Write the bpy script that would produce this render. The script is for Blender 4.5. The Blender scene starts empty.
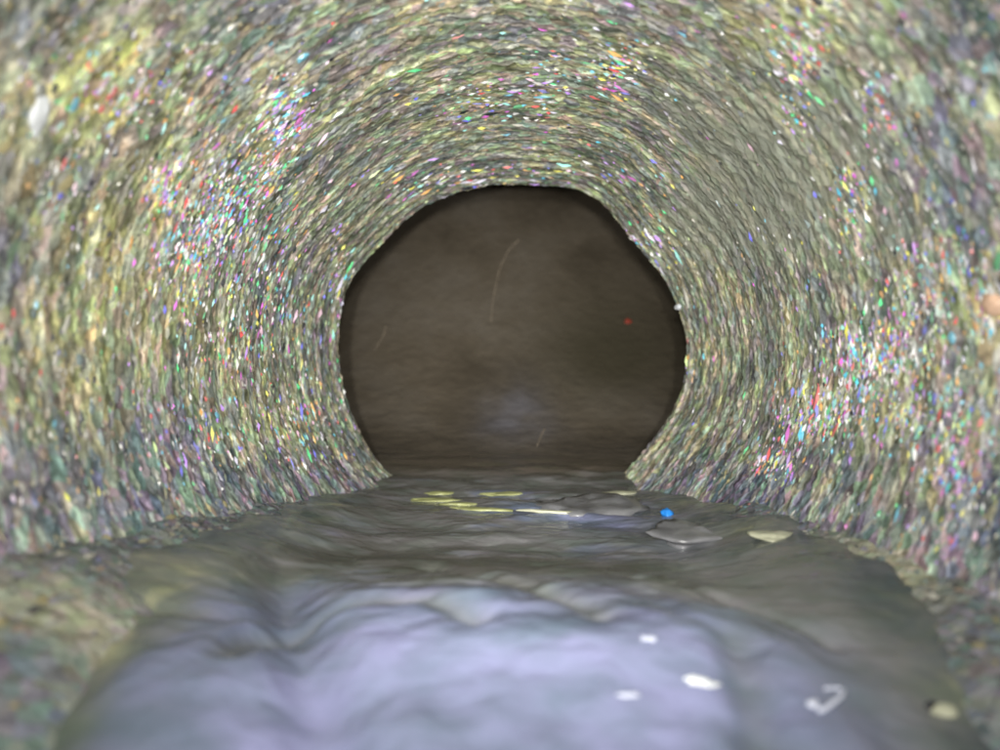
import bpy, math, random
import numpy as np
random.seed(7)
rng = np.random.default_rng(11)
S = bpy.context.scene
col = S.collection
R = 0.20                       # bore radius of the pipe, metres
F = 620.0                      # focal length in pixels of the 1000 px wide photograph
VX, VY = 511.0, 360.0          # where the pipe's axis meets the photograph

# ------------------------------------------------------------------ camera
cd = bpy.data.cameras.new('camera'); cam = bpy.data.objects.new('camera', cd); col.objects.link(cam)
cd.sensor_width = 36; cd.lens = 36 * F / 1000
cd.clip_start = 0.004; cd.clip_end = 50
cam.rotation_euler = (math.radians(90 - 1.39), 0, math.radians(1.02))
cd.dof.use_dof = True; cd.dof.focus_distance = 0.47; cd.dof.aperture_fstop = 4.5
S.camera = cam

# ------------------------------------------------------------------ light: the inspection camera's own lamps
w = bpy.data.worlds.new('World'); S.world = w; w.use_nodes = True
w.node_tree.nodes['Background'].inputs[0].default_value = (0.02, 0.02, 0.02, 1)
w.node_tree.nodes['Background'].inputs[1].default_value = 0.1
KEY = 0.80
for i, (lx, lz) in enumerate(((-0.038, 0.010), (0.036, 0.010), (0.0, 0.036))):
    for half, wt in ((21, 15.0), (36, 5.6), (66, 2.6)):
        l = bpy.data.lights.new('inspection_lamp', 'SPOT')
        l.energy = KEY * wt * (1.12 if i == 0 else 0.95); l.spot_size = math.radians(2 * half); l.spot_blend = 1.0
        l.shadow_soft_size = 0.007
        l.color = (1.0, 0.985, 0.93)
        o = bpy.data.objects.new('inspection_lamp', l); col.objects.link(o)
        o.location = (lx, 0.0, lz); o.rotation_euler = (math.radians(90), 0, 0)
S.view_settings.view_transform = 'Standard'; S.view_settings.look = 'None'
S.view_settings.exposure = 0.0; S.view_settings.gamma = 1.0; S.view_settings.use_curve_mapping = False
S.render.engine = 'CYCLES'
S.cycles.max_bounces = 3; S.cycles.diffuse_bounces = 2; S.cycles.glossy_bounces = 2; S.cycles.use_adaptive_sampling = True; S.cycles.adaptive_threshold = 0.03; S.cycles.pixel_filter_type = 'BLACKMAN_HARRIS'; S.cycles.filter_width = 1.9

# ------------------------------------------------------------------ helpers
def tag(o, label=None, cat=None, group=None, kind=None):
    if label: o['label'] = label
    if cat: o['category'] = cat
    if group: o['group'] = group
    if kind: o['kind'] = kind
    return o
def empty(name, loc, label, cat, group=None):
    o = bpy.data.objects.new(name, None); col.objects.link(o); o.location = loc
    o.empty_display_size = 0.02
    return tag(o, label, cat, group)
def link(name, me, parent=None, loc=None):
    o = bpy.data.objects.new(name, me); col.objects.link(o)
    if parent is not None: o.parent = parent
    if loc is not None: o.location = loc
    return o
def mesh_np(name, V, Q, mat, smooth=True, uv=None, colr=None):
    """V (n,3), Q (m,k) faces of equal size"""
    me = bpy.data.meshes.new(name)
    V = np.ascontiguousarray(V, dtype=np.float32); Q = np.ascontiguousarray(Q, dtype=np.int32)
    k = Q.shape[1]
    me.vertices.add(len(V)); me.vertices.foreach_set('co', V.ravel())
    me.loops.add(Q.size); me.loops.foreach_set('vertex_index', Q.ravel())
    me.polygons.add(len(Q)); me.polygons.foreach_set('loop_start', np.arange(0, Q.size, k, dtype=np.int32))
    me.polygons.foreach_set('loop_total', np.full(len(Q), k, dtype=np.int32))
    me.polygons.foreach_set('use_smooth', np.full(len(Q), smooth))
    if uv is not None:
        l = me.uv_layers.new(name='UVMap'); l.data.foreach_set('uv', np.ascontiguousarray(uv[Q.ravel()], dtype=np.float32).ravel())
    if colr is not None:
        a = me.color_attributes.new('tint', 'FLOAT_COLOR', 'POINT')
        c = np.ones((len(V), 4), dtype=np.float32); c[:, :3] = colr
        a.data.foreach_set('color', c.ravel())
    me.update(calc_edges=True); me.validate()
    me.materials.append(mat)
    return me
def grid_faces(nu, nv, wrap=False):
    i = np.arange(nu if wrap else nu - 1)[:, None]; j = np.arange(nv - 1)[None, :]
    i2 = (i + 1) % nu
    a = i * nv + j; b = i2 * nv + j; c = i2 * nv + j + 1; d = i * nv + j + 1
    return np.stack([a, b, c, d], -1).reshape(-1, 4)
def _h(ix, iy, iz, s):
    n = (ix * 73856093) ^ (iy * 19349663) ^ (iz * 83492791) ^ (s * 2654435761 & 0xffffffff)
    n = (n ^ (n >> 13)) * 1274126177 & 0xffffffff
    n = (n ^ (n >> 16)) * 2246822519 & 0xffffffff
    return ((n ^ (n >> 15)) & 0xffffff) / float(0xffffff)
def vnoise(x, y, z, s=0):
    """value noise, -1..1"""
    x, y, z = np.broadcast_arrays(*(np.asarray(a, dtype=np.float64) + 1013.37 for a in (x, y, z)))
    ix, iy, iz = (np.floor(a).astype(np.int64) for a in (x, y, z))
    fx, fy, fz = x - ix, y - iy, z - iz
    fx, fy, fz = (f * f * (3 - 2 * f) for f in (fx, fy, fz))
    r = 0
    for dx in (0, 1):
        for dy in (0, 1):
            for dz in (0, 1):
                r = r + _h(ix + dx, iy + dy, iz + dz, s) * (fx if dx else 1 - fx) * (fy if dy else 1 - fy) * (fz if dz else 1 - fz)
    return r * 2 - 1
def fbm(x, y, z, s=0, o=3):
    r = 0; a = 1; t = 0
    for k in range(o):
        r = r + a * vnoise(np.asarray(x) * 2**k, np.asarray(y) * 2**k, np.asarray(z) * 2**k, s + k * 17); t += a; a *= 0.5
    return r / t
def sm(a, b, x):
    t = np.clip((np.asarray(x, dtype=float) - a) / (b - a), 0, 1); return t * t * (3 - 2 * t)

# ------------------------------------------------------------------ materials
class NT:
    def __init__(s, name):
        s.m = bpy.data.materials.new(name); s.m.use_nodes = True; s.t = s.m.node_tree; s.b = s.t.nodes['Principled BSDF']
    def n(s, typ, **kw):
        nd = s.t.nodes.new(typ)
        for k, v in kw.items():
            if k.startswith('i_'):
                key = k[2:].replace('_', ' ')
                if key.isdigit(): key = int(key)
                if isinstance(v, bpy.types.NodeSocket): s.t.links.new(v, nd.inputs[key])
                else: nd.inputs[key].default_value = v
            else: setattr(nd, k, v)
        return nd
    def l(s, a, b): s.t.links.new(a, b)
    def ramp(s, fac, stops, interp='LINEAR'):
        r = s.n('ShaderNodeValToRGB'); r.color_ramp.interpolation = interp
        e = r.color_ramp.elements
        while len(e) < len(stops): e.new(0.5)
        for k, (p, c) in enumerate(stops):
            e[k].position = p; e[k].color = (c if len(c) == 4 else (*c, 1)) if isinstance(c, tuple) else (c, c, c, 1)
        s.l(fac, r.inputs[0]); return r.outputs[0]
    def mix(s, fac, a, b, mode='MIX'):
        m = s.n('ShaderNodeMix', data_type='RGBA', blend_type=mode)
        for idx, v in ((0, fac), (6, a), (7, b)):
            if isinstance(v, bpy.types.NodeSocket): s.l(v, m.inputs[idx])
            else: m.inputs[idx].default_value = (*v, 1) if isinstance(v, tuple) and len(v) == 3 else v
        return m.outputs[2]
def simple(name, base, rough=0.5, amount=0.25, scale=120, bump=0.3, spec=0.5):
    t = NT(name); tc = t.n('ShaderNodeTexCoord')
    no = t.n('ShaderNodeTexNoise', i_Scale=float(scale), i_Detail=4.0); t.l(tc.outputs['Object'], no.inputs['Vector'])
    dark = tuple(c * (1 - amount) for c in base); lite = tuple(min(1, c * (1 + amount)) for c in base)
    t.l(t.ramp(no.outputs[0], [(0.3, dark), (0.7, lite)]), t.b.inputs['Base Color'])
    t.b.inputs['Roughness'].default_value = rough; t.b.inputs['Specular IOR Level'].default_value = spec
    bp = t.n('ShaderNodeBump', i_Strength=bump, i_Distance=0.002); t.l(no.outputs[0], bp.inputs['Height']); t.l(bp.outputs[0], t.b.inputs['Normal'])
    return t.m

def wall_material():
    t = NT('rough_pipe_wall'); uv = t.n('ShaderNodeUVMap', uv_map='UVMap')
    mp = t.n('ShaderNodeMapping'); mp.inputs['Scale'].default_value = (0.55, 1.0, 1.0); t.l(uv.outputs[0], mp.inputs[0])
    wn = t.n('ShaderNodeTexNoise', i_Vector=mp.outputs[0], i_Scale=45.0, i_Detail=3.0)
    wv = t.n('ShaderNodeVectorMath', operation='SCALE'); wv.inputs['Scale'].default_value = 0.010; t.l(wn.outputs['Color'], wv.inputs[0])
    wa = t.n('ShaderNodeVectorMath', operation='ADD'); t.l(mp.outputs[0], wa.inputs[0]); t.l(wv.outputs[0], wa.inputs[1])
    v = wa.outputs[0]
    big = t.n('ShaderNodeTexNoise', i_Vector=v, i_Scale=9.0, i_Detail=5.0, i_Roughness=0.6)
    base = t.ramp(big.outputs[0], [(0.30, (0.185, 0.21, 0.175)), (0.48, (0.275, 0.29, 0.19)), (0.62, (0.34, 0.335, 0.17)), (0.74, (0.25, 0.255, 0.27))])
    at = t.n('ShaderNodeVertexColor', layer_name='tint'); sp = t.n('ShaderNodeSeparateColor'); t.l(at.outputs[0], sp.inputs[0])
    base = t.mix(sp.outputs[0], base, (0.56, 0.52, 0.19)); base = t.mix(sp.outputs[1], base, (0.12, 0.135, 0.19)); base0 = base
    vo = t.n('ShaderNodeTexVoronoi', i_Vector=v, i_Scale=190.0)
    hs = t.n('ShaderNodeHueSaturation', i_Saturation=0.48, i_Value=0.66); t.l(vo.outputs['Color'], hs.inputs['Color'])
    c = t.mix(0.42, base, hs.outputs[0])
    fine = t.n('ShaderNodeTexNoise', i_Vector=v, i_Scale=240.0, i_Detail=4.0, i_Roughness=0.7)
    f = t.ramp(fine.outputs[0], [(0.36, 0.50), (0.5, 0.98), (0.64, 1.75)])
    c = t.mix(1.0, c, f, 'MULTIPLY')
    mid = t.n('ShaderNodeTexNoise', i_Vector=v, i_Scale=38.0, i_Detail=3.0, i_Roughness=0.6)
    c = t.mix(1.0, c, t.ramp(mid.outputs[0], [(0.34, (.52, .57, .64)), (0.5, (1, 1, 1)), (0.66, (1.55, 1.48, 1.25))]), 'MULTIPLY')
    st = t.n('ShaderNodeMapping'); st.inputs['Scale'].default_value = (0.20, 1.3, 1.0); t.l(v, st.inputs[0])
    sn = t.n('ShaderNodeTexNoise', i_Vector=st.outputs[0], i_Scale=120.0, i_Detail=3.0, i_Roughness=0.6)
    c = t.mix(1.0, c, t.ramp(sn.outputs[0], [(0.36, (.68, .70, .70)), (0.5, (1, 1, 1)), (0.64, (1.32, 1.35, 1.26))]), 'MULTIPLY')
    film = t.n('ShaderNodeMath', operation='MULTIPLY', i_1=0.88); t.l(sp.outputs[2], film.inputs[0])
    c = t.mix(film.outputs[0], c, (0.31, 0.32, 0.26))
    t.l(c, t.b.inputs['Base Color'])
    t.l(t.ramp(vo.outputs['Color'], [(0.2, 0.25), (0.8, 0.75)]), t.b.inputs['Roughness'])
    b1 = t.n('ShaderNodeBump', i_Strength=0.55, i_Distance=0.003); t.l(fine.outputs[0], b1.inputs['Height'])
    b2 = t.n('ShaderNodeBump', i_Strength=0.5, i_Distance=0.003, invert=True); t.l(vo.outputs['Distance'], b2.inputs['Height']); t.l(b1.outputs[0], b2.inputs['Normal'])
    t.l(b2.outputs[0], t.b.inputs['Normal'])
    return t.m
def grit_material():
    t = NT('wet_grit'); a = t.n('ShaderNodeVertexColor', layer_name='tint')
    t.l(a.outputs[0], t.b.inputs['Base Color']); t.b.inputs['Roughness'].default_value = 0.3
    return t.m
def silt_material():
    t = NT('wet_silt'); tc = t.n('ShaderNodeTexCoord')
    v = tc.outputs['Object']
    n1 = t.n('ShaderNodeTexNoise', i_Vector=v, i_Scale=16.0, i_Detail=6.0, i_Roughness=0.62, i_Distortion=0.6)
    at = t.n('ShaderNodeVertexColor', layer_name='tint'); c1 = t.ramp(n1.outputs[0], [(0.33, (0.045, 0.058, 0.08)), (0.45, (0.072, 0.088, 0.112)), (0.57, (0.10, 0.120, 0.135)), (0.70, (0.18, 0.195, 0.18)), (0.8, (0.12, 0.145, 0.20))])
    vo = t.n('ShaderNodeTexVoronoi', i_Vector=v, i_Scale=210.0)
    hs = t.n('ShaderNodeHueSaturation', i_Saturation=0.4, i_Value=0.5); t.l(vo.outputs['Color'], hs.inputs['Color'])
    c1 = t.mix(at.outputs[0], c1, (0.42, 0.41, 0.27)); c = t.mix(0.30, c1, hs.outputs[0])
    t.l(c, t.b.inputs['Base Color']); t.b.inputs['Roughness'].default_value = 0.35
    n2 = t.n('ShaderNodeTexNoise', i_Vector=v, i_Scale=150.0, i_Detail=4.0)
    b = t.n('ShaderNodeBump', i_Strength=0.9, i_Distance=0.004); t.l(n2.outputs[0], b.inputs['Height']); t.l(b.outputs[0], t.b.inputs['Normal'])
    return t.m
def water_material():
    t = NT('turbid_water'); tc = t.n('ShaderNodeTexCoord')
    mp = t.n('ShaderNodeMapping'); mp.inputs['Scale'].default_value = (1.0, 1.5, 1.0); t.l(tc.outputs['Object'], mp.inputs[0]); v = mp.outputs[0]
    at = t.n('ShaderNodeVertexColor', layer_name='tint')
    sw = t.n('ShaderNodeSeparateColor'); t.l(at.outputs[0], sw.inputs[0])
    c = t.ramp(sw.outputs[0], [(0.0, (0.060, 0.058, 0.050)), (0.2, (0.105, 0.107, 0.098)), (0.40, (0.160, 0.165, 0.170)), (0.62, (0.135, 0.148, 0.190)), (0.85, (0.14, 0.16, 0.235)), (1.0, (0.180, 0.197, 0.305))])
    n3 = t.n('ShaderNodeTexNoise', i_Vector=v, i_Scale=30.0, i_Detail=5.0)
    g = t.ramp(n3.outputs[0], [(0.32, (0.74, 0.82, 0.76)), (0.5, (.98, .98, .98)), (0.68, (1.18, 1.10, 1.18))])
    # where it is shallow the silt below shows through
    bd = t.n('ShaderNodeTexNoise', i_Vector=tc.outputs['Object'], i_Scale=16.0, i_Detail=6.0, i_Roughness=0.62, i_Distortion=0.6)
    bed = t.ramp(bd.outputs[0], [(0.33, (0.06, 0.07, 0.085)), (0.47, (0.10, 0.112, 0.118)), (0.60, (0.16, 0.17, 0.14)), (0.71, (0.34, 0.33, 0.21))])
    c = t.mix(sw.outputs[1], c, bed); c = t.mix(sw.outputs[2], c, (0.118, 0.098, 0.072))
    c = t.mix(1.0, c, g, 'MULTIPLY')
    t.l(c, t.b.inputs['Base Color'])
    t.b.inputs['Roughness'].default_value = 0.16; t.b.inputs['IOR'].default_value = 1.33
    n2 = t.n('ShaderNodeTexNoise', i_Vector=v, i_Scale=55.0, i_Detail=3.0, i_Distortion=0.8)
    b = t.n('ShaderNodeBump', i_Strength=0.35, i_Distance=0.004); t.l(n2.outputs[0], b.inputs['Height']); t.l(b.outputs[0], t.b.inputs['Normal'])
    return t.m
def chamber_material():
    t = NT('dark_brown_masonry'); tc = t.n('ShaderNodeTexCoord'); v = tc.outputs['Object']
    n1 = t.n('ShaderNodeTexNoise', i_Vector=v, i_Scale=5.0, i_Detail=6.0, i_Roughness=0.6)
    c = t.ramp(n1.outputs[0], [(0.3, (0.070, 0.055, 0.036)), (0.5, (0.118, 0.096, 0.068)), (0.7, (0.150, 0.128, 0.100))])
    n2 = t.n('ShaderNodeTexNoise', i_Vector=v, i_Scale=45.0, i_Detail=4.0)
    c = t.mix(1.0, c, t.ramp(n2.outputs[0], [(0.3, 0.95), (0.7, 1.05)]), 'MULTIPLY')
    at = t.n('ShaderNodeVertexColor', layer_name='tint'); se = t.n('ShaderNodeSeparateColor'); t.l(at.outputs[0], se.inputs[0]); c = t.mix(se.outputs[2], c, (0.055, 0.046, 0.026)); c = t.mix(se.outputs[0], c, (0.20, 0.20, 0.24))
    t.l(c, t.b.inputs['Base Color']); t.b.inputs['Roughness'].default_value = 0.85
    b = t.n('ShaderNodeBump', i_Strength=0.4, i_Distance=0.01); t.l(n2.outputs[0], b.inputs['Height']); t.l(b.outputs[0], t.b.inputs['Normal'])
    return t.m
M_wall = wall_material(); M_grit = grit_material(); M_silt = silt_material(); M_water = water_material(); M_cham = chamber_material()

# ------------------------------------------------------------------ the pipe: shape
RIM = 3.60        # depth of the rim, in bore radii
_pts = [(338,350),(348,282),(380,246),(408,218),(452,196),(500,187),(548,189),(580,194),(604,210),(628,242),(660,274),(676,310),(684,350),(678,398),(660,426),(644,446),
        (625,472),(590,500),(511,530),(430,500),(385,470),(364,438),(348,406)]
_a = np.array([math.atan2(-(y - VY), x - VX) for x, y in _pts]); _r = np.array([math.hypot(x - VX, y - VY) for x, y in _pts]) * RIM / F
_o = np.argsort(_a); _a = _a[_o]; _r = _r[_o]
def rim_r(phi):
    return sum(_rim_r(np.asarray(phi) + k) for k in (-.12, -.06, 0, .06, .12)) / 5 + .004
def _rim_r(phi):
    phi = (np.asarray(phi) + math.pi) % (2 * math.pi) - math.pi
    return np.interp(phi, np.concatenate([[_a[-1] - 2 * math.pi], _a, [_a[0] + 2 * math.pi]]), np.concatenate([[_r[-1]], _r, [_r[0]]]))
def silt_wall_h(d, side):
    l = np.interp(d, [-3, 0.5, 1.18, 1.8, 2.5, 3.1, 3.6, 4.2], [-.34, -.32, -.345, -.43, -.51, -.60, -.685, -.80])
    r = np.interp(d, [-3, 0.5, 1.17, 1.6, 2.2, 2.9, 3.6, 4.2], [-.38, -.38, -.40, -.43, -.475, -.57, -.685, -.80])
    return np.where(side < 0, l, r)
def wall_r(phi, d):
    """inner radius of the pipe (in bore radii) at angle phi, depth d"""
    wgt = sm(1.6, RIM, d)
    r = 1.0 + wgt * (rim_r(phi) - 1.0)
    c, s_ = np.cos(phi), np.sin(phi)
    r = r + 0.020 * fbm(c * 2.2, s_ * 2.2, d * 1.6, 3, 3)
    # fine turned rings running round the bore, uneven along their length
    r = r + 0.0045 * (1 + .9 * sm(2, 3, d)) * np.sin(d * 46 + 1.6 * vnoise(c * 2, s_ * 2, d, 9)) * (0.4 + 0.6 * np.abs(vnoise(c * 4, s_ * 4, d * 3, 5)))
    r = r - 0.0045 * np.maximum(0, fbm(c * 34, s_ * 34, d * 46, 21, 2)) * 1.6 - 0.004 * vnoise(c * 70, s_ * 70, d * 75, 31)
    return r
def P(px, py, d):
    """world point seen at photograph pixel px, py at depth d (bore radii)"""
    return np.array([(px - VX) / F * d * R, d * R, -(py - VY) / F * d * R])
def wall_at(px, py, lift=0.0):
    dx, dy = px - VX, -(py - VY); phi = math.atan2(dy, dx); rp = math.hypot(dx, dy)
    d = F / rp
    for _ in range(6): d = float(wall_r(phi, min(d, RIM))) * F / rp
    d = min(d, RIM - .01); r = float(wall_r(phi, d)) - lift
    return phi, d, np.array([math.cos(phi) * r * R, d * R, math.sin(phi) * r * R])

pipe = empty('rough_pipe', (0, RIM * R, -R), 'rough grey grit-lined drain pipe that surrounds the camera and frames the dark opening', 'pipe')
pw = -np.array([0, RIM * R, -R])     # children keep world coordinates: offset by the empty
def pipe_part(name, me, kind=None):
    o = link(name, me, pipe); o.location = (0, -RIM * R, R)
    if kind: o['kind'] = kind
    return o
# wall, finely meshed where it is seen
nphi = 720
ds = np.concatenate([np.linspace(-3.0, 0.55, 30), np.arange(0.56, 1.4, 0.0075), np.arange(1.4, RIM + 0.001, 0.011)])
ph = np.linspace(-math.pi / 2, 1.5 * math.pi, nphi)
PH, DD = np.meshgrid(ph, ds, indexing='ij')
rr = wall_r(PH, DD)
V = np.stack([np.cos(PH) * rr * R, DD * R, np.sin(PH) * rr * R], -1).reshape(-1, 3)
def blotch(phi, d, lst):
    a = 0
    for p0, d0, sp_, sd, am in lst:
        dp = (phi - p0 + math.pi) % (2 * math.pi) - math.pi
        a = a + am * np.exp(-(dp / sp_) ** 2 - ((d - d0) / sd) ** 2)
    return a
def pd(px, py): return math.atan2(-(py - VY), px - VX), F / math.hypot(px - VX, py - VY)
ochre = [(*pd(*q), sp_, sd, am) for q, sp_, sd, am in [((110, 230), .22, .28, .75), ((60, 350), .16, .15, .7), ((160, 90), .12, .12, .6), ((100, 60), .10, .10, .5), ((180, 320), .16, .25, .45), ((40, 440), .1, .1, .5),
         ((640, 60), .15, .1, .3), ((740, 60), .15, .08, .3), ((980, 310), .06, .08, .8), ((480, 110), .25, .15, .25), ((930, 545), .12, .15, .7), ((270, 440), .1, .2, .35)]]
slate = [(*pd(*q), sp_, sd, am) for q, sp_, sd, am in [((70, 180), .08, .12, .6), ((200, 250), .12, .25, .5), ((270, 290), .15, .3, .45), ((30, 260), .07, .08, .6), ((150, 450), .12, .2, .6), ((60, 480), .15, .15, .6),
         ((920, 150), .12, .15, .6), ((960, 230), .12, .12, .4), ((850, 460), .12, .2, .5), ((900, 500), .1, .15, .4), ((280, 90), .08, .1, .4), ((330, 350), .3, .25, .4)]]
film = [(*pd(*q), sp_, sd, am) for q, sp_, sd, am in [((755, 165), .26, .38, 1.5), ((700, 230), .18, .7, 1.1), ((850, 130), .10, .12, .6), ((900, 240), .10, .12, .5), ((660, 110), .1, .2, .5), ((360, 180), .12, .4, .35), ((760, 330), .12, .3, .3)]]
ochre += [(*pd(*q), sp_, sd, am) for q, sp_, sd, am in [((70, 260), .2, .12, .6), ((50, 130), .08, .08, .6), ((30, 400), .1, .06, .6), ((130, 150), .1, .1, .5)]]
slate += [(*pd(*q), sp_, sd, am) for q, sp_, sd, am in [((90, 500), .15, .3, .7), ((200, 490), .1, .3, .6), ((960, 420), .12, .1, .5), ((870, 520), .08, .2, .6), ((980, 500), .1, .1, .5)]]
nz = fbm(np.cos(PH) * 4, np.sin(PH) * 4, DD * 4, 301, 4)
marg = sm(.20, -.02, np.sin(PH) - silt_wall_h(DD, np.cos(PH)) + .10 * nz) * sm(3.5, 3.0, DD)
T = np.stack([(1 - marg) * np.clip(1.5 * blotch(PH, DD, ochre) * (1 + 1.3 * nz), 0, .9), np.clip(np.clip(blotch(PH, DD, slate) * (1 - 1.3 * nz), 0, .8) + .95 * marg, 0, .95), np.clip(blotch(PH, DD, film) * (1 - .7 * nz), 0, .95)], -1).reshape(-1, 3)
UV = np.stack([PH * R + 3, DD * R + 3], -1).reshape(-1, 2)
pipe_part('wall', mesh_np('pipe_wall', V, grid_faces(nphi, len(ds))[:, ::-1], M_wall, True, UV, T))
# rim: the broken-edged lip where this pipe ends, with its thickness
K = np.array([(0.0, 0.0), (0.012, 0.010), (0.035, 0.022), (0.070, 0.030), (0.13, 0.032), (0.17, 0.02), (0.19, 0.0), (0.19, -0.3)])
nr = 900; pr = np.linspace(-math.pi / 2, 1.5 * math.pi, nr)
PR, KI = np.meshgrid(pr, np.arange(len(K)), indexing='ij')
base = wall_r(PR, RIM)
jit = 0.010 * fbm(np.cos(PR) * 22, np.sin(PR) * 22, KI * 0.7, 77, 3) * (KI > 0)
rad = base + 0.0005 + K[KI, 0] + jit
dep = RIM + K[KI, 1] + 0.010 * vnoise(np.cos(PR) * 30, np.sin(PR) * 30, KI, 5) * (KI > 0)
V = np.stack([np.cos(PR) * rad * R, dep * R, np.sin(PR) * rad * R], -1).reshape(-1, 3)
UV = np.stack([PR * R + 3, dep * R + rad * R], -1).reshape(-1, 2)
pipe_part('rim', mesh_np('pipe_rim', V, grid_faces(nr, len(K))[:, ::-1], M_wall, True, UV, 0.0))
# plug of dark pipe behind the camera
n = 48; a = np.linspace(-math.pi, math.pi, n, endpoint=False)
V = [(math.cos(t) * R * 1.03, -3 * R, math.sin(t) * R * 1.03) for t in a] + [(0, -3.6 * R, 0)]
pipe_part('pipe_bend', mesh_np('pipe_bend', np.array(V), np.array([(i, (i + 1) % n, n) for i in range(n)]), M_cham, True, None, 0.0))

# ------------------------------------------------------------------ silt and water: shapes (bore radii)
def silt_h(x, d):
    ax = np.abs(x)
    hw = silt_wall_h(d, x)
    drop = np.interp(ax, [0, .3, .45, .6, .75, .9, 1.1], [.50, .46, .36, .22, .11, .03, -0.02])
    h = hw - drop * np.interp(d, [0.5, 1.2, 3.0, 3.8], [1.0, 1.0, .6, .5])
    h = h + 0.030 * fbm(x * 5, d * 4, 0, 41, 4) + 0.010 * fbm(x * 26, d * 26, 0, 47, 3)
    return h
def _w(px, py, h): d = -h * F / (py - VY); return ((px - VX) / F * d, d)
FUR = [([_w(225, 690, -.55), _w(245, 655, -.53), _w(285, 622, -.50), _w(350, 603, -.49), _w(425, 607, -.49), _w(480, 622, -.48)], .034, .026, .60),
       ([_w(430, 562, -.54), _w(510, 582, -.51), _w(560, 604, -.50), _w(600, 622, -.49)], .040, .022, .60),
       ([_w(735, 650, -.50), _w(750, 685, -.50), _w(765, 735, -.50)], .040, .026, .50),
       ([_w(640, 575, -.52), _w(700, 590, -.50), _w(760, 625, -.52), _w(830, 665, -.54)], .022, .012, .35),
       ([_w(130, 650, -.55), _w(220, 640, -.54)], .03, .012, .35)]
def seg_field(x, d, k):
    r = 0
    for pts, wd, dp, shade in FUR:
        m = 1e9
        for (x0, y0), (x1, y1) in zip(pts[:-1], pts[1:]):
            t = np.clip(((x - x0) * (x1 - x0) + (d - y0) * (y1 - y0)) / ((x1 - x0) ** 2 + (y1 - y0) ** 2), 0, 1)
            m = np.minimum(m, np.hypot(x - x0 - t * (x1 - x0), d - y0 - t * (y1 - y0)))
        r = r + (dp if k == 0 else shade) * np.exp(-(m / wd) ** 2)
    return r
def water_h(x, d):
    h = np.interp(d, [-3, .5, .80, 1.0, 1.18, 1.38, 1.55, 1.80, 2.1, 2.6, 3.2, 12], [-.60, -.58, -.530, -.495, -.482, -.497, -.535, -.580, -.600, -.620, -.665, -.680])
    # the surge in front of the camera is an uneven dome
    lat = sm(.30, .78, np.abs(x - 0.05))
    h = h - 0.045 * lat * sm(2.0, 1.2, d)
    h = h - 0.045 * np.exp(-((x + .33 + (d - 1.0) * .5) / .07) ** 2) * sm(1.75, 1.3, d)      # furrow left of the dome
    h = h + .055 * np.exp(-((x + .56) / .16) ** 2 - ((d - .92) / .22) ** 2)
    h = h + 0.035 * np.exp(-((x - .10) / .30) ** 2 - ((d - 1.05) / .14) ** 2)
    h = h + 0.020 * np.exp(-((x + .12) / .16) ** 2 - ((d - 1.24) / .06) ** 2)
    side = sm(.42, .86, np.abs(x) + .05 * vnoise(x * 4, d * 5, 0, 151)) * sm(.75, 1.55, d) * sm(3.5, 2.7, d)
    h = h + side * (silt_wall_h(d, x) - .035 - h) * .85
    h = h - seg_field(x, d, 0)
    fine = 0.4 + 0.6 * sm(4.5, 3.0, d)
    h = h + .006 * fbm(x * 16, d * 16, 3, 141, 2) * sm(1.7, 1.3, d)
    h = h + fine * (0.018 * fbm(x * 4 + 3, d * 5, 0, 61, 3) + 0.0075 * fbm(x * 9, d * 19, 0, 67, 3))
    h = h + 0.007 * np.sin(d * 19 + 3 * vnoise(x * 3, d * 2, 0, 71)) * sm(1.5, 2.0, d) * sm(5.5, 3.2, d)
    return h
def silt_pale(x, d):
    a = 1.5 * np.exp(-((x + .80) / .12) ** 2 - ((d - 1.02) / .10) ** 2) + 1.2 * np.exp(-((x - .86) / .12) ** 2 - ((d - 1.45) / .2) ** 2) + .35 * np.exp(-((x - .55) / .15) ** 2 - ((d - 1.9) / .3) ** 2)
    return np.clip(a * (1 + 1.6 * fbm(x * 7, d * 7, 0, 111, 4)), 0, .9)
def sheen_and_clouding(x, d):
    """paleness of the water: painted sheen on the surge, painted dark trough, clay clouding"""
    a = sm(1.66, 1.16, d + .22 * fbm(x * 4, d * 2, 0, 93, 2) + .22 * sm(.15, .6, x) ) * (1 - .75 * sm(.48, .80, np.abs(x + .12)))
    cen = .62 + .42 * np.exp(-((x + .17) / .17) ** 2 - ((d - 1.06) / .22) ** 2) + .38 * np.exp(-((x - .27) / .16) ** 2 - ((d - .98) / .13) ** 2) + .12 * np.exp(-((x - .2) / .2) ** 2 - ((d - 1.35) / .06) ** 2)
    a = a * cen * (.86 + .60 * fbm(x * 4.5, d * 6, 2, 95, 4)) * (1 - seg_field(x, d, 1)) + .27 - .15 * sm(1.25, 1.45, d) * sm(2.1, 1.7, d) * sm(.7, .4, np.abs(x + .1))  # shade of the furrows and of the trough painted into the colour
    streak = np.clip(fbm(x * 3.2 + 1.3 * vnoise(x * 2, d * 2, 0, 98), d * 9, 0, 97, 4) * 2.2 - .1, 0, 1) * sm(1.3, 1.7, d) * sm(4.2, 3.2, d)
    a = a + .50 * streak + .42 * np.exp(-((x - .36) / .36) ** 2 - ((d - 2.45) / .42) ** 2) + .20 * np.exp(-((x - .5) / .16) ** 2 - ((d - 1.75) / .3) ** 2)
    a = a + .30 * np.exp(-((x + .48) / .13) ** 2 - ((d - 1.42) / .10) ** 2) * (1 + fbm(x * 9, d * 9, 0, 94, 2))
    return np.clip(a, 0, 1)
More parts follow.
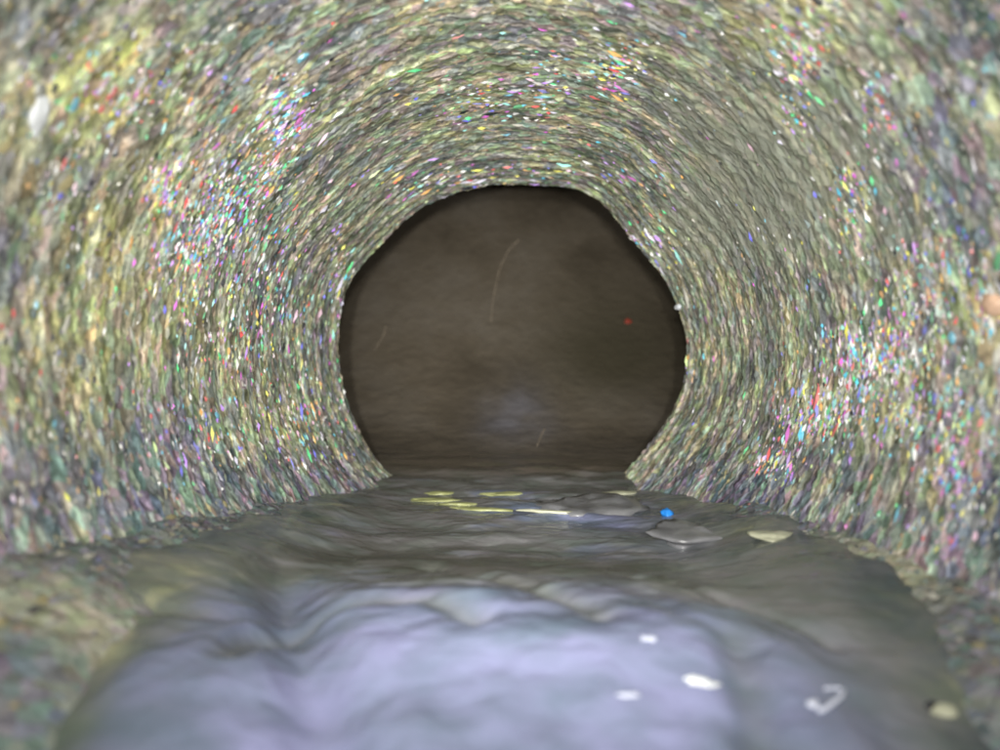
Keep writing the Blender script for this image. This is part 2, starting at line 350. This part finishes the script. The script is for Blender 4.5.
def wtint(x, d):
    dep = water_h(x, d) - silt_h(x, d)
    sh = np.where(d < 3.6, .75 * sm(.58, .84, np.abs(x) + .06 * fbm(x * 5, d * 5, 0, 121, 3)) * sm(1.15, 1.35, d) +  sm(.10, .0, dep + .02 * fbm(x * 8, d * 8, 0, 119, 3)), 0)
    return np.stack([sheen_and_clouding(x, d), np.clip(sh, 0, 1), .9 * sm(3.3, 3.9, d)], -1).reshape(-1, 3)
xs = np.linspace(-1.12, 1.12, 420)
dsil = np.concatenate([np.linspace(-3, .5, 24), np.arange(.51, 4.2, .011)])
X, D = np.meshgrid(xs, dsil, indexing='ij')
V = np.stack([X * R, D * R, silt_h(X, D) * R], -1).reshape(-1, 3)
o = link('silt', mesh_np('silt', V, grid_faces(len(xs), len(dsil)), M_silt, True, None, np.repeat(silt_pale(X, D).reshape(-1, 1), 3, 1))); tag(o, kind='structure')
xs2 = np.linspace(-1.02, 1.02, 360)
dw = np.concatenate([np.linspace(-3, .5, 24), np.arange(.51, 3.9, .010)])
X, D = np.meshgrid(xs2, dw, indexing='ij')
V = np.stack([X * R, D * R, water_h(X, D) * R], -1).reshape(-1, 3)
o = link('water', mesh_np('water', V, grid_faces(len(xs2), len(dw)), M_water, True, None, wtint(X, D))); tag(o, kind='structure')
def surf_h(x, d): return max(float(water_h(x, d)), float(silt_h(x, d)))
def bed_at(px, py):
    """where the ray through a pixel meets the water or the silt"""
    for d in np.arange(.6, 6, .004):
        x = (px - VX) / F * d; z = -(py - VY) / F * d
        if z < surf_h(x, d): return x, d, z
    return x, d, z

# ------------------------------------------------------------------ dark chamber beyond the rim
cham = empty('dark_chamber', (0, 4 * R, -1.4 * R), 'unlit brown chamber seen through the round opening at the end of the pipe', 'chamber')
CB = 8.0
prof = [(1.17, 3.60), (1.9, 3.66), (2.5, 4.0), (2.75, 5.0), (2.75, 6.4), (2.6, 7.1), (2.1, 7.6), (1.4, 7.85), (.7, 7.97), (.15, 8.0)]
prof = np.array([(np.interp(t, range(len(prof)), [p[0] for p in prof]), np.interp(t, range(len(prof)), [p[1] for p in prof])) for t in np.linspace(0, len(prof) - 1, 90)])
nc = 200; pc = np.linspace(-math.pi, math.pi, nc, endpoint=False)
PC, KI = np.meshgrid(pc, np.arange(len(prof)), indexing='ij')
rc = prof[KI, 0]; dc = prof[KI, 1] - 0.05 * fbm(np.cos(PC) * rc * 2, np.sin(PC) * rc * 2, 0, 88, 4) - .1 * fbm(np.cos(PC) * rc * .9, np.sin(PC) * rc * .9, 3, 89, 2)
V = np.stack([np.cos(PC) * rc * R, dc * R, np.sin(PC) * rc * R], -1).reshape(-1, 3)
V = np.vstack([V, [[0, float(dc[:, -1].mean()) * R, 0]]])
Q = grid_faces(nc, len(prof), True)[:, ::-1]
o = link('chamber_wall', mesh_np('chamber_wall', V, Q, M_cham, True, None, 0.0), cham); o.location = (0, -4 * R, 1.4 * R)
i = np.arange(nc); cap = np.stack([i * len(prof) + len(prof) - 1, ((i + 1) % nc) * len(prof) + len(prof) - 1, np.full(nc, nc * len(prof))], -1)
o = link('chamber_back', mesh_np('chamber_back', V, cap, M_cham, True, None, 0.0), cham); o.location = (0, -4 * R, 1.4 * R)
# added mud floor, swept up to catch the lamps and hide the dark waterline
xm = np.linspace(-2.7, 2.7, 160); dm = np.arange(3.95, 8.0, .03)
X, D = np.meshgrid(xm, dm, indexing='ij')
def slope_h(x, d): return -.682 + 5.2 * np.clip((d - 4.0) / 4.0, 0, 1) ** 2.7 + .03 * fbm(x * 2, d * 2, 0, 131, 4) + .03 * np.abs(x) ** 2
H = slope_h(X, D)
V = np.stack([X * R, D * R, H * R], -1).reshape(-1, 3)
bluish_sheen = np.clip(.55 * np.exp(-((X - .05) / .28) ** 2 - ((D - 5.1) / .45) ** 2) * (1 + fbm(X * 5, D * 4, 0, 133, 3)), 0, 1)  # pale bluish reflection painted onto the slope
o = link('added_slope', mesh_np('added_slope', V, grid_faces(len(xm), len(dm)), M_cham, True, None, np.stack([bluish_sheen, bluish_sheen, np.clip(1.1 * np.exp(-((X - .95) / .75) ** 2 - ((D - 5.9) / .55) ** 2), 0, 1)], -1).reshape(-1, 3)), cham); o.location = (0, -4 * R, 1.4 * R)
# its standing water
xs3 = np.linspace(-2.8, 2.8, 200); dw2 = np.arange(3.9, 6.0, .02)
X, D = np.meshgrid(xs3, dw2, indexing='ij')
V = np.stack([X * R, D * R, water_h(X, D) * R], -1).reshape(-1, 3)
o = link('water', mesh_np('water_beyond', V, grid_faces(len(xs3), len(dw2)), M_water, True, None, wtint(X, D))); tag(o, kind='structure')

# ------------------------------------------------------------------ grit on the walls
phi_g = (1 + 5 ** .5) / 2
ICO_V = np.array([(-1, phi_g, 0), (1, phi_g, 0), (-1, -phi_g, 0), (1, -phi_g, 0), (0, -1, phi_g), (0, 1, phi_g), (0, -1, -phi_g), (0, 1, -phi_g), (phi_g, 0, -1), (phi_g, 0, 1), (-phi_g, 0, -1), (-phi_g, 0, 1)]) / math.hypot(1, phi_g)
ICO_F = np.array([(0,11,5),(0,5,1),(0,1,7),(0,7,10),(0,10,11),(1,5,9),(5,11,4),(11,10,2),(10,7,6),(7,1,8),(3,9,4),(3,4,2),(3,2,6),(3,6,8),(3,8,9),(4,9,5),(2,4,11),(6,2,10),(8,6,7),(9,8,1)])
OCT_V = np.array([(1,0,0),(-1,0,0),(0,1,0),(0,-1,0),(0,0,1),(0,0,-1)], float)
OCT_F = np.array([(0,2,4),(2,1,4),(1,3,4),(3,0,4),(2,0,5),(1,2,5),(3,1,5),(0,3,5)])
MUTED = 0.80 * np.array([(.34,.34,.30),(.26,.27,.25),(.42,.40,.28),(.46,.40,.22),(.30,.34,.26),(.33,.31,.37),(.55,.53,.48),(.12,.12,.12),(.38,.30,.24),(.26,.32,.32),(.56,.54,.48),(.18,.19,.20)])
VIVID = .25 * .4 + .72 * np.array([(.75,.10,.10),(.70,.12,.55),(.10,.45,.62),(.10,.55,.22),(.14,.16,.70),(.72,.66,.10),(.80,.78,.76),(.03,.03,.04),(.75,.38,.12),(.45,.25,.75),(.35,.75,.70),(.80,.55,.65)])
# where coloured grains gather: px, py, sigma x, sigma y, amount
CL = [(285,110,16,30,.8),(265,165,25,35,.5),(212,205,18,45,.75),(165,187,14,18,.9),(240,215,30,35,.5),(190,258,26,30,.7),(275,300,35,60,.4),(210,330,35,40,.25),(300,430,40,40,.45),(200,440,40,30,.3),
      (480,105,40,20,.35),(545,90,12,28,.5),(450,185,60,12,.35),(560,180,60,10,.35),(615,75,22,22,.6),(795,65,20,30,.6),(870,110,14,30,.5),(790,125,14,15,.4),(845,200,14,30,.4),(900,330,40,30,.45),
      (860,360,34,26,.95),(815,415,34,24,1.0),(775,468,16,16,1.1),(930,410,50,30,.55),(960,470,30,30,.4),(985,310,15,20,.6),(60,170,25,60,.12),(655,245,22,30,.3),(690,372,6,10,.5),(915,545,40,25,.6),(345,300,10,60,.35),(130,90,60,30,.3),(930,270,40,40,.3)]
def vivid_p(px, py):
    p = np.full(np.shape(px), 0.03)
    for cx, cy, sx, sy, am in CL: p = p + am * 0.9 * np.exp(-((px - cx) / sx) ** 2 - ((py - cy) / sy) ** 2)
    return np.clip(p, 0, .85)
def grains(N, seed, smin, smax):
    g = np.random.default_rng(seed)
    # uniform over what the lens sees of the wall, with the far part coarser
    rp = 165 + (700 - 165) * g.random(N) ** 0.62
    d = np.clip(F / rp, .85, RIM - .01); d = np.where(F / rp > RIM, RIM - .05 * g.random(N), d)
    phi = g.random(N) * 2 * math.pi - math.pi
    keep = (np.sin(phi) > silt_wall_h(d, np.cos(phi)) - .03) & (g.random(N) > 1.1 * np.exp(-((phi - math.atan2(190, 240)) / .24) ** 2 - ((d - 2.0) / .7) ** 2))
    phi, d = phi[keep], d[keep]; N = len(phi)
    px, py = VX + np.cos(phi) * F / d, VY - np.sin(phi) * F / d
    size = (smin + (smax - smin) * g.random(N) ** 3) * np.interp(d, [1, 2, 3.6], [1.0, 1.25, 1.9])
    viv = g.random(N) < vivid_p(px, py)
    # ochre-stained on the left wall, cooler grey on the right
    wts = np.ones((N, len(MUTED)))
    left = sm(420, 60, px) * sm(640, 250, py); wts[:, 3] += 2.2 * left; wts[:, 2] += 1.5 * left; wts[:, 4] += 1.2 * left
    wts[:, 5] += .9 * sm(750, 950, px); wts[:, 9] += 1.0 * sm(650, 950, px); wts[:, [6, 10]] += .8 * left[:, None]
    cw = np.cumsum(wts, 1); cw /= cw[:, -1:]
    ci = (g.random(N)[:, None] > cw).sum(1)
    c = np.where(viv[:, None], VIVID[g.integers(0, len(VIVID), N)], MUTED[ci]) * (0.75 + .5 * g.random((N, 1)))
    return phi, d, size, np.clip(c, 0, .9), g
def place(phi, d, size, g, BV):
    """verts (N,k,3): shards flattened to the wall and drawn out round the bore"""
    N, k = len(phi), len(BV)
    t = np.stack([-np.sin(phi), np.zeros(N), np.cos(phi)], -1); ax = np.tile([0., 1., 0.], (N, 1)); nn = np.stack([-np.cos(phi), np.zeros(N), -np.sin(phi)], -1)
    tw = (g.random(N) - .5) * .9
    t2 = t * np.cos(tw)[:, None] + ax * np.sin(tw)[:, None]; a2 = -t * np.sin(tw)[:, None] + ax * np.cos(tw)[:, None]
    sx = size * (1.0 + 1.9 * g.random(N) ** 2); sy = size * (.45 + .4 * g.random(N)); sz = size * (.30 + .35 * g.random(N))
    B = BV[None] * (.72 + .56 * g.random((N, k, 1)))
    r = wall_r(phi, d)
    c = np.stack([np.cos(phi) * r, d, np.sin(phi) * r], -1)
    v = c[:, None] + B[..., 0:1] * (t2 * sx[:, None])[:, None] + B[..., 1:2] * (a2 * sy[:, None])[:, None] + B[..., 2:3] * (nn * sz[:, None])[:, None]
    return v * R
def stuff_part(name, N, seed, smin, smax, BV, BF, smooth):
    phi, d, size, c, g = grains(N, seed, smin, smax)
    v = place(phi, d, size, g, BV); k = len(BV); N = len(phi)
    F_ = (BF[None] + (np.arange(N) * k)[:, None, None]).reshape(-1, 3)
    return pipe_part(name, mesh_np(name, v.reshape(-1, 3), F_, M_grit, smooth, None, np.repeat(c, k, 0)), 'stuff')
stuff_part('fine_grit', 15000, 5, .0040, .0090, OCT_V, OCT_F, False)
stuff_part('coarse_grit', 1300, 6, .0075, .0145, ICO_V, ICO_F, False)
def glitter(N, seed):
    g = np.random.default_rng(seed)
    A = np.array([c[4] * c[2] ** .8 * c[3] ** .8 for c in CL]); A[np.array([k for k, c in enumerate(CL) if c[0] == 915])] *= .5
    ci = g.choice(len(CL), N, p=A / A.sum()); C_ = np.array(CL)[ci]
    px = C_[:, 0] + C_[:, 2] * g.normal(size=N) * .72; py = C_[:, 1] + C_[:, 3] * g.normal(size=N) * .72
    u = g.random(N) < .12; px = np.where(u, 1000 * g.random(N), px); py = np.where(u, 560 * g.random(N), py)
    dx, dy = px - VX, -(py - VY); rp = np.hypot(dx, dy); phi = np.arctan2(dy, dx); d = F / rp
    k = (d < RIM - .02) & (d > .8) & (np.sin(phi) > silt_wall_h(d, np.cos(phi)) + .02 + .08 * g.random(N))
    phi, d = phi[k], d[k]
    # about as coarse, seen from afar, near and far: the far part of the pipe holds larger grit
    size = (.0022 + .0042 * g.random(len(d)) ** 2) * d
    mu = g.random((len(d), 1)) ** 1.5 * .55; c = np.clip((VIV2[g.integers(0, len(VIV2), len(d))] * (1 - mu) + .34 * mu) * (.7 + .7 * g.random((len(d), 1))), 0, .95)
    v = place(phi, d, size, g, OCT_V); k = 6; n = len(d)
    pipe_part('glitter_grit', mesh_np('glitter_grit', v.reshape(-1, 3), (OCT_F[None] + (np.arange(n) * 6)[:, None, None]).reshape(-1, 3), M_grit, False, None, np.repeat(c, 6, 0)), 'stuff')
VIV2 = np.array([(.85,.12,.12),(.75,.15,.70),(.12,.60,.85),(.12,.75,.30),(.20,.20,.90),(.85,.80,.15),(.9,.9,.9),(.9,.88,.85),(.02,.02,.03),(.02,.03,.03),(.85,.45,.15),(.55,.30,.9),(.4,.85,.8),(.9,.6,.75),(.75,.72,.9),(.6,.75,.35)])
glitter(5600, 19)
# the 290 largest grains, one object each
pal = [tuple(c) for c in MUTED] + [tuple(c) for c in VIVID]
gm = {}
def grain_mesh(ci, sh):
    if (ci, sh) not in gm:
        g = np.random.default_rng(100 + sh)
        V = ICO_V * (.75 + .5 * g.random((12, 1)))
        gm[ci, sh] = mesh_np('grain', V, ICO_F, gmat(ci), False)
    return gm[ci, sh]
_gm = {}
def gmat(ci):
    if ci not in _gm: _gm[ci] = simple('grain_mineral', pal[ci], .28, .2, 3.0, .2)
    return _gm[ci]
from mathutils import Matrix, Vector
phi, d, size, c, g = grains(520, 8, .0115, .018)
cnt = 0
for k in range(len(phi)):
    px, py = VX + math.cos(phi[k]) * F / d[k], VY - math.sin(phi[k]) * F / d[k]
    if not (0 < px < 1000 and 0 < py < 750) or cnt >= 290: continue
    ci = len(MUTED) + g.integers(0, len(VIVID)) if g.random() < vivid_p(px, py) * .9 else g.integers(0, len(MUTED))
    r = float(wall_r(phi[k], d[k])) * R
    nrm = Vector((-math.cos(phi[k]), 0, -math.sin(phi[k]))); ax = Vector((0, 1, 0)); tg = ax.cross(nrm)
    s = size[k] * R * .82
    m = Matrix((tg, ax, nrm)).transposed().to_4x4() @ Matrix.Rotation(g.random() * .8 - .4, 4, 'Z') @ Matrix.Diagonal((s * (1 + g.random()), s * (.6 + .4 * g.random()), s * .5, 1))
    m.translation = Vector((math.cos(phi[k]) * r, d[k] * R - RIM * R, math.sin(phi[k]) * r + R))
    o = link('grain', grain_mesh(int(ci), int(g.integers(0, 4))), pipe); o.matrix_local = m; cnt += 1

# ------------------------------------------------------------------ gravel lying on the silt banks
def bank_gravel():
    g = np.random.default_rng(14); N = 15000
    d = .75 + 2.8 * g.random(N) ** 1.2; x = g.random(N) * 1.9 - .95
    sh, wh = silt_h(x, d), water_h(x, d)
    dens = .06 + .6 * sm(.72, .95, np.abs(x)) 
    keep = (sh > wh - .002) & (g.random(N) < dens) & (x * x + sh * sh < 1.0)
    x, d, sh = x[keep], d[keep], sh[keep]; N = len(x)
    s = (.0045 + .011 * g.random(N) ** 3)
    px, py = VX + x / d * F, VY - sh / d * F
    viv = g.random(N) < vivid_p(px, py) * .45
    c = np.where(viv[:, None], .5 * VIVID[g.integers(0, 12, N)] + .12, MUTED[g.integers(0, 12, N)]) * .8
    B = OCT_V[None] * (.7 + .6 * g.random((N, 6, 1)))
    a = g.random(N) * 6.28; ca, sa = np.cos(a)[:, None], np.sin(a)[:, None]
    bx, by = B[..., 0] * 1.6, B[..., 1]
    v = np.stack([x[:, None] + s[:, None] * (bx * ca - by * sa), d[:, None] + s[:, None] * (bx * sa + by * ca), sh[:, None] + s[:, None] * .6 * B[..., 2]], -1) * R
    F_ = (OCT_F[None] + (np.arange(N) * 6)[:, None, None]).reshape(-1, 3)
    o = link('gravel', mesh_np('gravel', v.reshape(-1, 3), F_, M_grit, False, None, np.repeat(c, 6, 0))); tag(o, kind='stuff')
bank_gravel()

# ------------------------------------------------------------------ single things
M_white = simple('white_mineral', (.80, .82, .84), .3, .12, 60, .5)
M_glint = simple('pale_glint', (.55, .57, .68), .18, .08, 90, .5)
M_peach = simple('peach_stone', (.72, .48, .34), .35, .25, 80, .5)
M_pink = simple('pale_pink_stone', (.80, .66, .60), .3, .2, 80, .5)
M_yellow = simple('yellow_scum', (.24, .25, .11), .4, .3, 90, .5)
M_cream = simple('cream_flake', (.42, .42, .31), .35, .2, 90, .4)
M_stone = simple('wet_grey_stone', (.145, .145, .155), .3, .35, 70, .5)
M_blue = simple('blue_plastic', (.02, .20, .62), .3, .1, 60, .1)
M_red = simple('red_plastic', (.30, .05, .03), .4, .1, 60, .1)
M_root = simple('pale_root', (.34, .28, .21), .6, .2, 60, .3)
M_black = simple('black_grit', (.02, .02, .025), .25, .2, 60, .3)
def blob_mesh(name, sx, sy, sz, mat, seed, rough=.22, freq=1.6, nu=28, nv=16, taper=0.0):
    """closed lumpy pebble-like body, not a plain ellipsoid"""
    u = np.linspace(0, 2 * math.pi, nu, endpoint=False); v = np.linspace(.06, math.pi - .06, nv)
    U, W = np.meshgrid(u, v, indexing='ij')
    x, y, z = np.cos(U) * np.sin(W), np.sin(U) * np.sin(W), np.cos(W)
    k = 1 + rough * fbm(x * freq + seed, y * freq, z * freq, seed, 3) * 2
    tp = 1 - taper * x
    Vv = np.stack([x * k * sx, y * k * sy * tp, z * k * sz], -1).reshape(-1, 3)
    q = grid_faces(nu, nv, True)
    me = bpy.data.meshes.new(name)
    top = [i * nv for i in range(nu)]; bot = [i * nv + nv - 1 for i in range(nu)][::-1]
    me.from_pydata(Vv.tolist(), [], q[:, ::-1].tolist() + [top, bot]); me.update()
    for p in me.polygons: p.use_smooth = True
    me.materials.append(mat); return me
def orient_wall(o, phi, p, tilt=0):
    nrm = Vector((-math.cos(phi), 0, -math.sin(phi))); ax = Vector((0, 1, 0)); tg = ax.cross(nrm)
    m = Matrix((tg, ax, nrm)).transposed().to_4x4() @ Matrix.Rotation(tilt, 4, 'Z'); m.translation = Vector(p); o.matrix_world = m
def wall_thing(name, px, py, sx, sy, sz, mat, seed, label, cat, tilt=0, group=None, rough=.22, lift=0.0):
    phi, d, p = wall_at(px, py, lift)
    s = d * R / F
    o = link(name, blob_mesh(name, sx * s, sy * s * d, sz * s, mat, seed, rough)); orient_wall(o, phi, p, tilt)
    return tag(o, label, cat, group)
def bed_thing(name, px, py, wpx, lenpx, hpx, mat, seed, label, cat, rz=0, group=None, rough=.22, sink=.2, taper=0.0):
    x, d, z = bed_at(px, py); s = d * R / F
    o = link(name, blob_mesh(name, wpx / 2 * s, lenpx / 2 * s * d / abs(z) * .8, hpx * s, mat, seed, rough, taper=taper), loc=(x * R, d * R, z * R + hpx * s * (1 - sink) * .5))
    o.rotation_euler = (0, 0, rz)
    return tag(o, label, cat, group)

wall_thing('mineral_deposit', 38, 108, 22, 9, 6, M_white, 3, 'bright white mineral deposit stuck on the wall at the upper left, below the corner', 'deposit', .3, rough=.4)
wall_thing('stone', 985, 305, 14, 9, 7, M_peach, 4, 'peach-coloured angular stone set in the right wall, level with the middle of the dark opening', 'stone', .6)
bed_thing('stone', 987, 574, 22, 9, 6, M_pink, 5, 'pale pinkish stone at the far right edge, lying on the silt bank', 'stone', .5)
bed_thing('stone', 945, 714, 26, 9, 6, M_cream, 6, 'small cream stone with a black grain against it, in the lower right corner', 'stone', .1)
bed_thing('stone', 590, 506, 105, 26, 9, M_stone, 7, 'broad flat wet stone awash in the water just in front of the dark opening', 'stone', .1, rough=.4, sink=1.3)
bed_thing('stone', 690, 534, 84, 22, 9, M_stone, 8, 'flat wet grey stone between the blue fragment and the cream flake', 'stone', -.1, rough=.4, sink=1.3)
bed_thing('black_grain', 932, 708, 14, 5, 5, M_black, 9, 'black grain leaning on the cream stone in the lower right corner', 'grain', .3)
bed_thing('flake', 772, 537, 46, 11, 4, M_cream, 10, 'pointed cream flake resting at the water edge, right of the flat wet grey stone', 'flake', .35, taper=.6)
bed_thing('fragment', 667, 516, 11, 5, 5, M_blue, 12, 'tiny bright blue fragment on the water in front of the opening', 'plastic fragment', .3)
for k, (px, py, w_, l_, rz) in enumerate([(432, 502, 54, 4, .0), (480, 511, 56, 4, -.1), (505, 495, 42, 4, .2), (460, 506, 40, 3, .1), (440, 495, 30, 3, .2), (552, 513, 60, 3, -.2), (622, 494, 40, 4, .1)]):
    lab = ['yellow-green scum streak at the left end of the strip below the opening', 'long yellow-green scum streak, lowest of the strip below the opening', 'yellow-green scum streak at the upper right of the strip below the opening',
           'short yellow-green scum streak in the middle of the strip below the opening', 'smallest yellow-green scum streak, topmost left of the strip below the opening',
           'long pale cream scum streak across the left of the broad wet stone', 'short pale cream scum streak behind the right end of the broad wet stone'][k]
    bed_thing('scum_streak', px, py, w_, l_, 1.6, M_yellow if k < 5 else M_cream, 20 + k, lab, 'scum', rz, 'scum streaks floating in front of the opening', rough=.3, sink=.1)
for k, (px, py, w_, l_, rz, lab) in enumerate([(696, 683, 40, 9, -.35, 'brightest oval white glint patch on the near water surge'),
                                             (622, 699, 30, 5, .1, 'wide faint white glint patch left of the brightest oval one'),
                                             (650, 641, 14, 5, -.2, 'small pale glint patch higher on the near water surge')]):
    bed_thing('glint_patch', px, py, w_, l_, 2, M_white if k == 0 else M_glint, 40 + k, lab, 'glint', rz, 'glints on the near water', rough=.55, sink=.6)  # highlights on the near water, modelled as pale lumps
def tube(name, pts, rad, mat, ns=8):
    pts = [Vector(p) for p in pts]; V = []; Fq = []
    for i, p in enumerate(pts):
        tdir = (pts[min(i + 1, len(pts) - 1)] - pts[max(i - 1, 0)]).normalized()
        a = tdir.orthogonal().normalized(); b = tdir.cross(a)
        r = rad * (1 if not callable(rad) else 1) * (1 - .55 * i / (len(pts) - 1))
        for k in range(ns):
            t = 2 * math.pi * k / ns; V.append(p + (a * math.cos(t) + b * math.sin(t)) * r)
    for i in range(len(pts) - 1):
        for k in range(ns): Fq.append((i * ns + k, i * ns + (k + 1) % ns, (i + 1) * ns + (k + 1) % ns, (i + 1) * ns + k))
    Fq += [tuple(range(ns))[::-1], tuple((len(pts) - 1) * ns + k for k in range(ns))]
    me = bpy.data.meshes.new(name); me.from_pydata([tuple(v) for v in V], [], Fq); me.update()
    for p in me.polygons: p.use_smooth = True
    me.materials.append(mat); return me
# a curled glint near the lower right, modelled as a thin pale tube
pts = []
x, d, z = bed_at(824, 702)
for k in range(16):
    t = -1.4 + 3.6 * k / 15
    px, py = 826 + 13 * math.cos(t) * (1 + .25 * math.sin(3 * t)) + 10 * math.sin(t), 703 - 14 * math.sin(t) * (1 + .2 * math.cos(2 * t))
    xx, dd, zz = bed_at(px, py); pts.append((xx * R, dd * R, zz * R + .0008))
tag(link('glint_curl', tube('glint_curl', pts, .0008, M_glint)), 'thin white curled glint on the dark water near the lower right', 'glint')
bed_thing('glint_patch', 814, 706, 15, 7, 3, M_glint, 47, 'short white glint dash inside the thin curled glint', 'glint', .7, 'glints on the near water')
# roots hanging in the chamber
def on_slope(px, py):
    for d in np.arange(4.0, 8, .01):
        x, z = (px - VX) / F * d, -(py - VY) / F * d
        if z < float(slope_h(x, d)): break
    return np.array([x * R, (d - .012) * R, z * R])
def root(pixels, d0, rad, label):
    pts = []
    for i in range(len(pixels) - 1):
        for t in np.linspace(0, 1, 6, endpoint=(i == len(pixels) - 2)):
            a, b = pixels[i], pixels[i + 1]; px, py = a[0] + (b[0] - a[0]) * t, a[1] + (b[1] - a[1]) * t
            pts.append(on_slope(px, py))
    tag(link('root', tube('root', pts, rad, M_root)), label, 'root', 'fine roots in the chamber')
root([(386, 325), (384, 334), (379, 343), (374, 351)], 4.6, .0011, 'short pale root at the left side of the dark chamber')
root([(519, 240), (508, 252), (500, 268), (496, 285), (493, 300), (491, 322)], 6.2, .0013, 'long curved thin root in the upper middle of the dark chamber')
root([(545, 428), (541, 436), (537, 446)], 5.2, .0012, 'short faint root just above the water in the dark chamber')
p = on_slope(627, 322); o = link('fragment', blob_mesh('fragment', .0060, .003, .0055, M_red, 61, .35), loc=tuple(p)); tag(o, 'tiny dull red fragment stuck at the right side of the dark chamber', 'plastic fragment')
# drops clinging to the rim
M_drop = simple('water_drop', (.75, .78, .84), .1, .05, 60, .1)
for k, (px, py, s_, lab) in enumerate([(672, 309, 5, 'pale wet drop on the right edge of the opening, upper of the two'), (691, 372, 5, 'pale wet drop on the right edge of the opening, lower of the two')]):
    wall_thing('drop', px, py, s_ * .6, s_ * .5, s_ * .7, M_drop, 70 + k, lab, 'drop', 0, 'drops on the rim', .15)
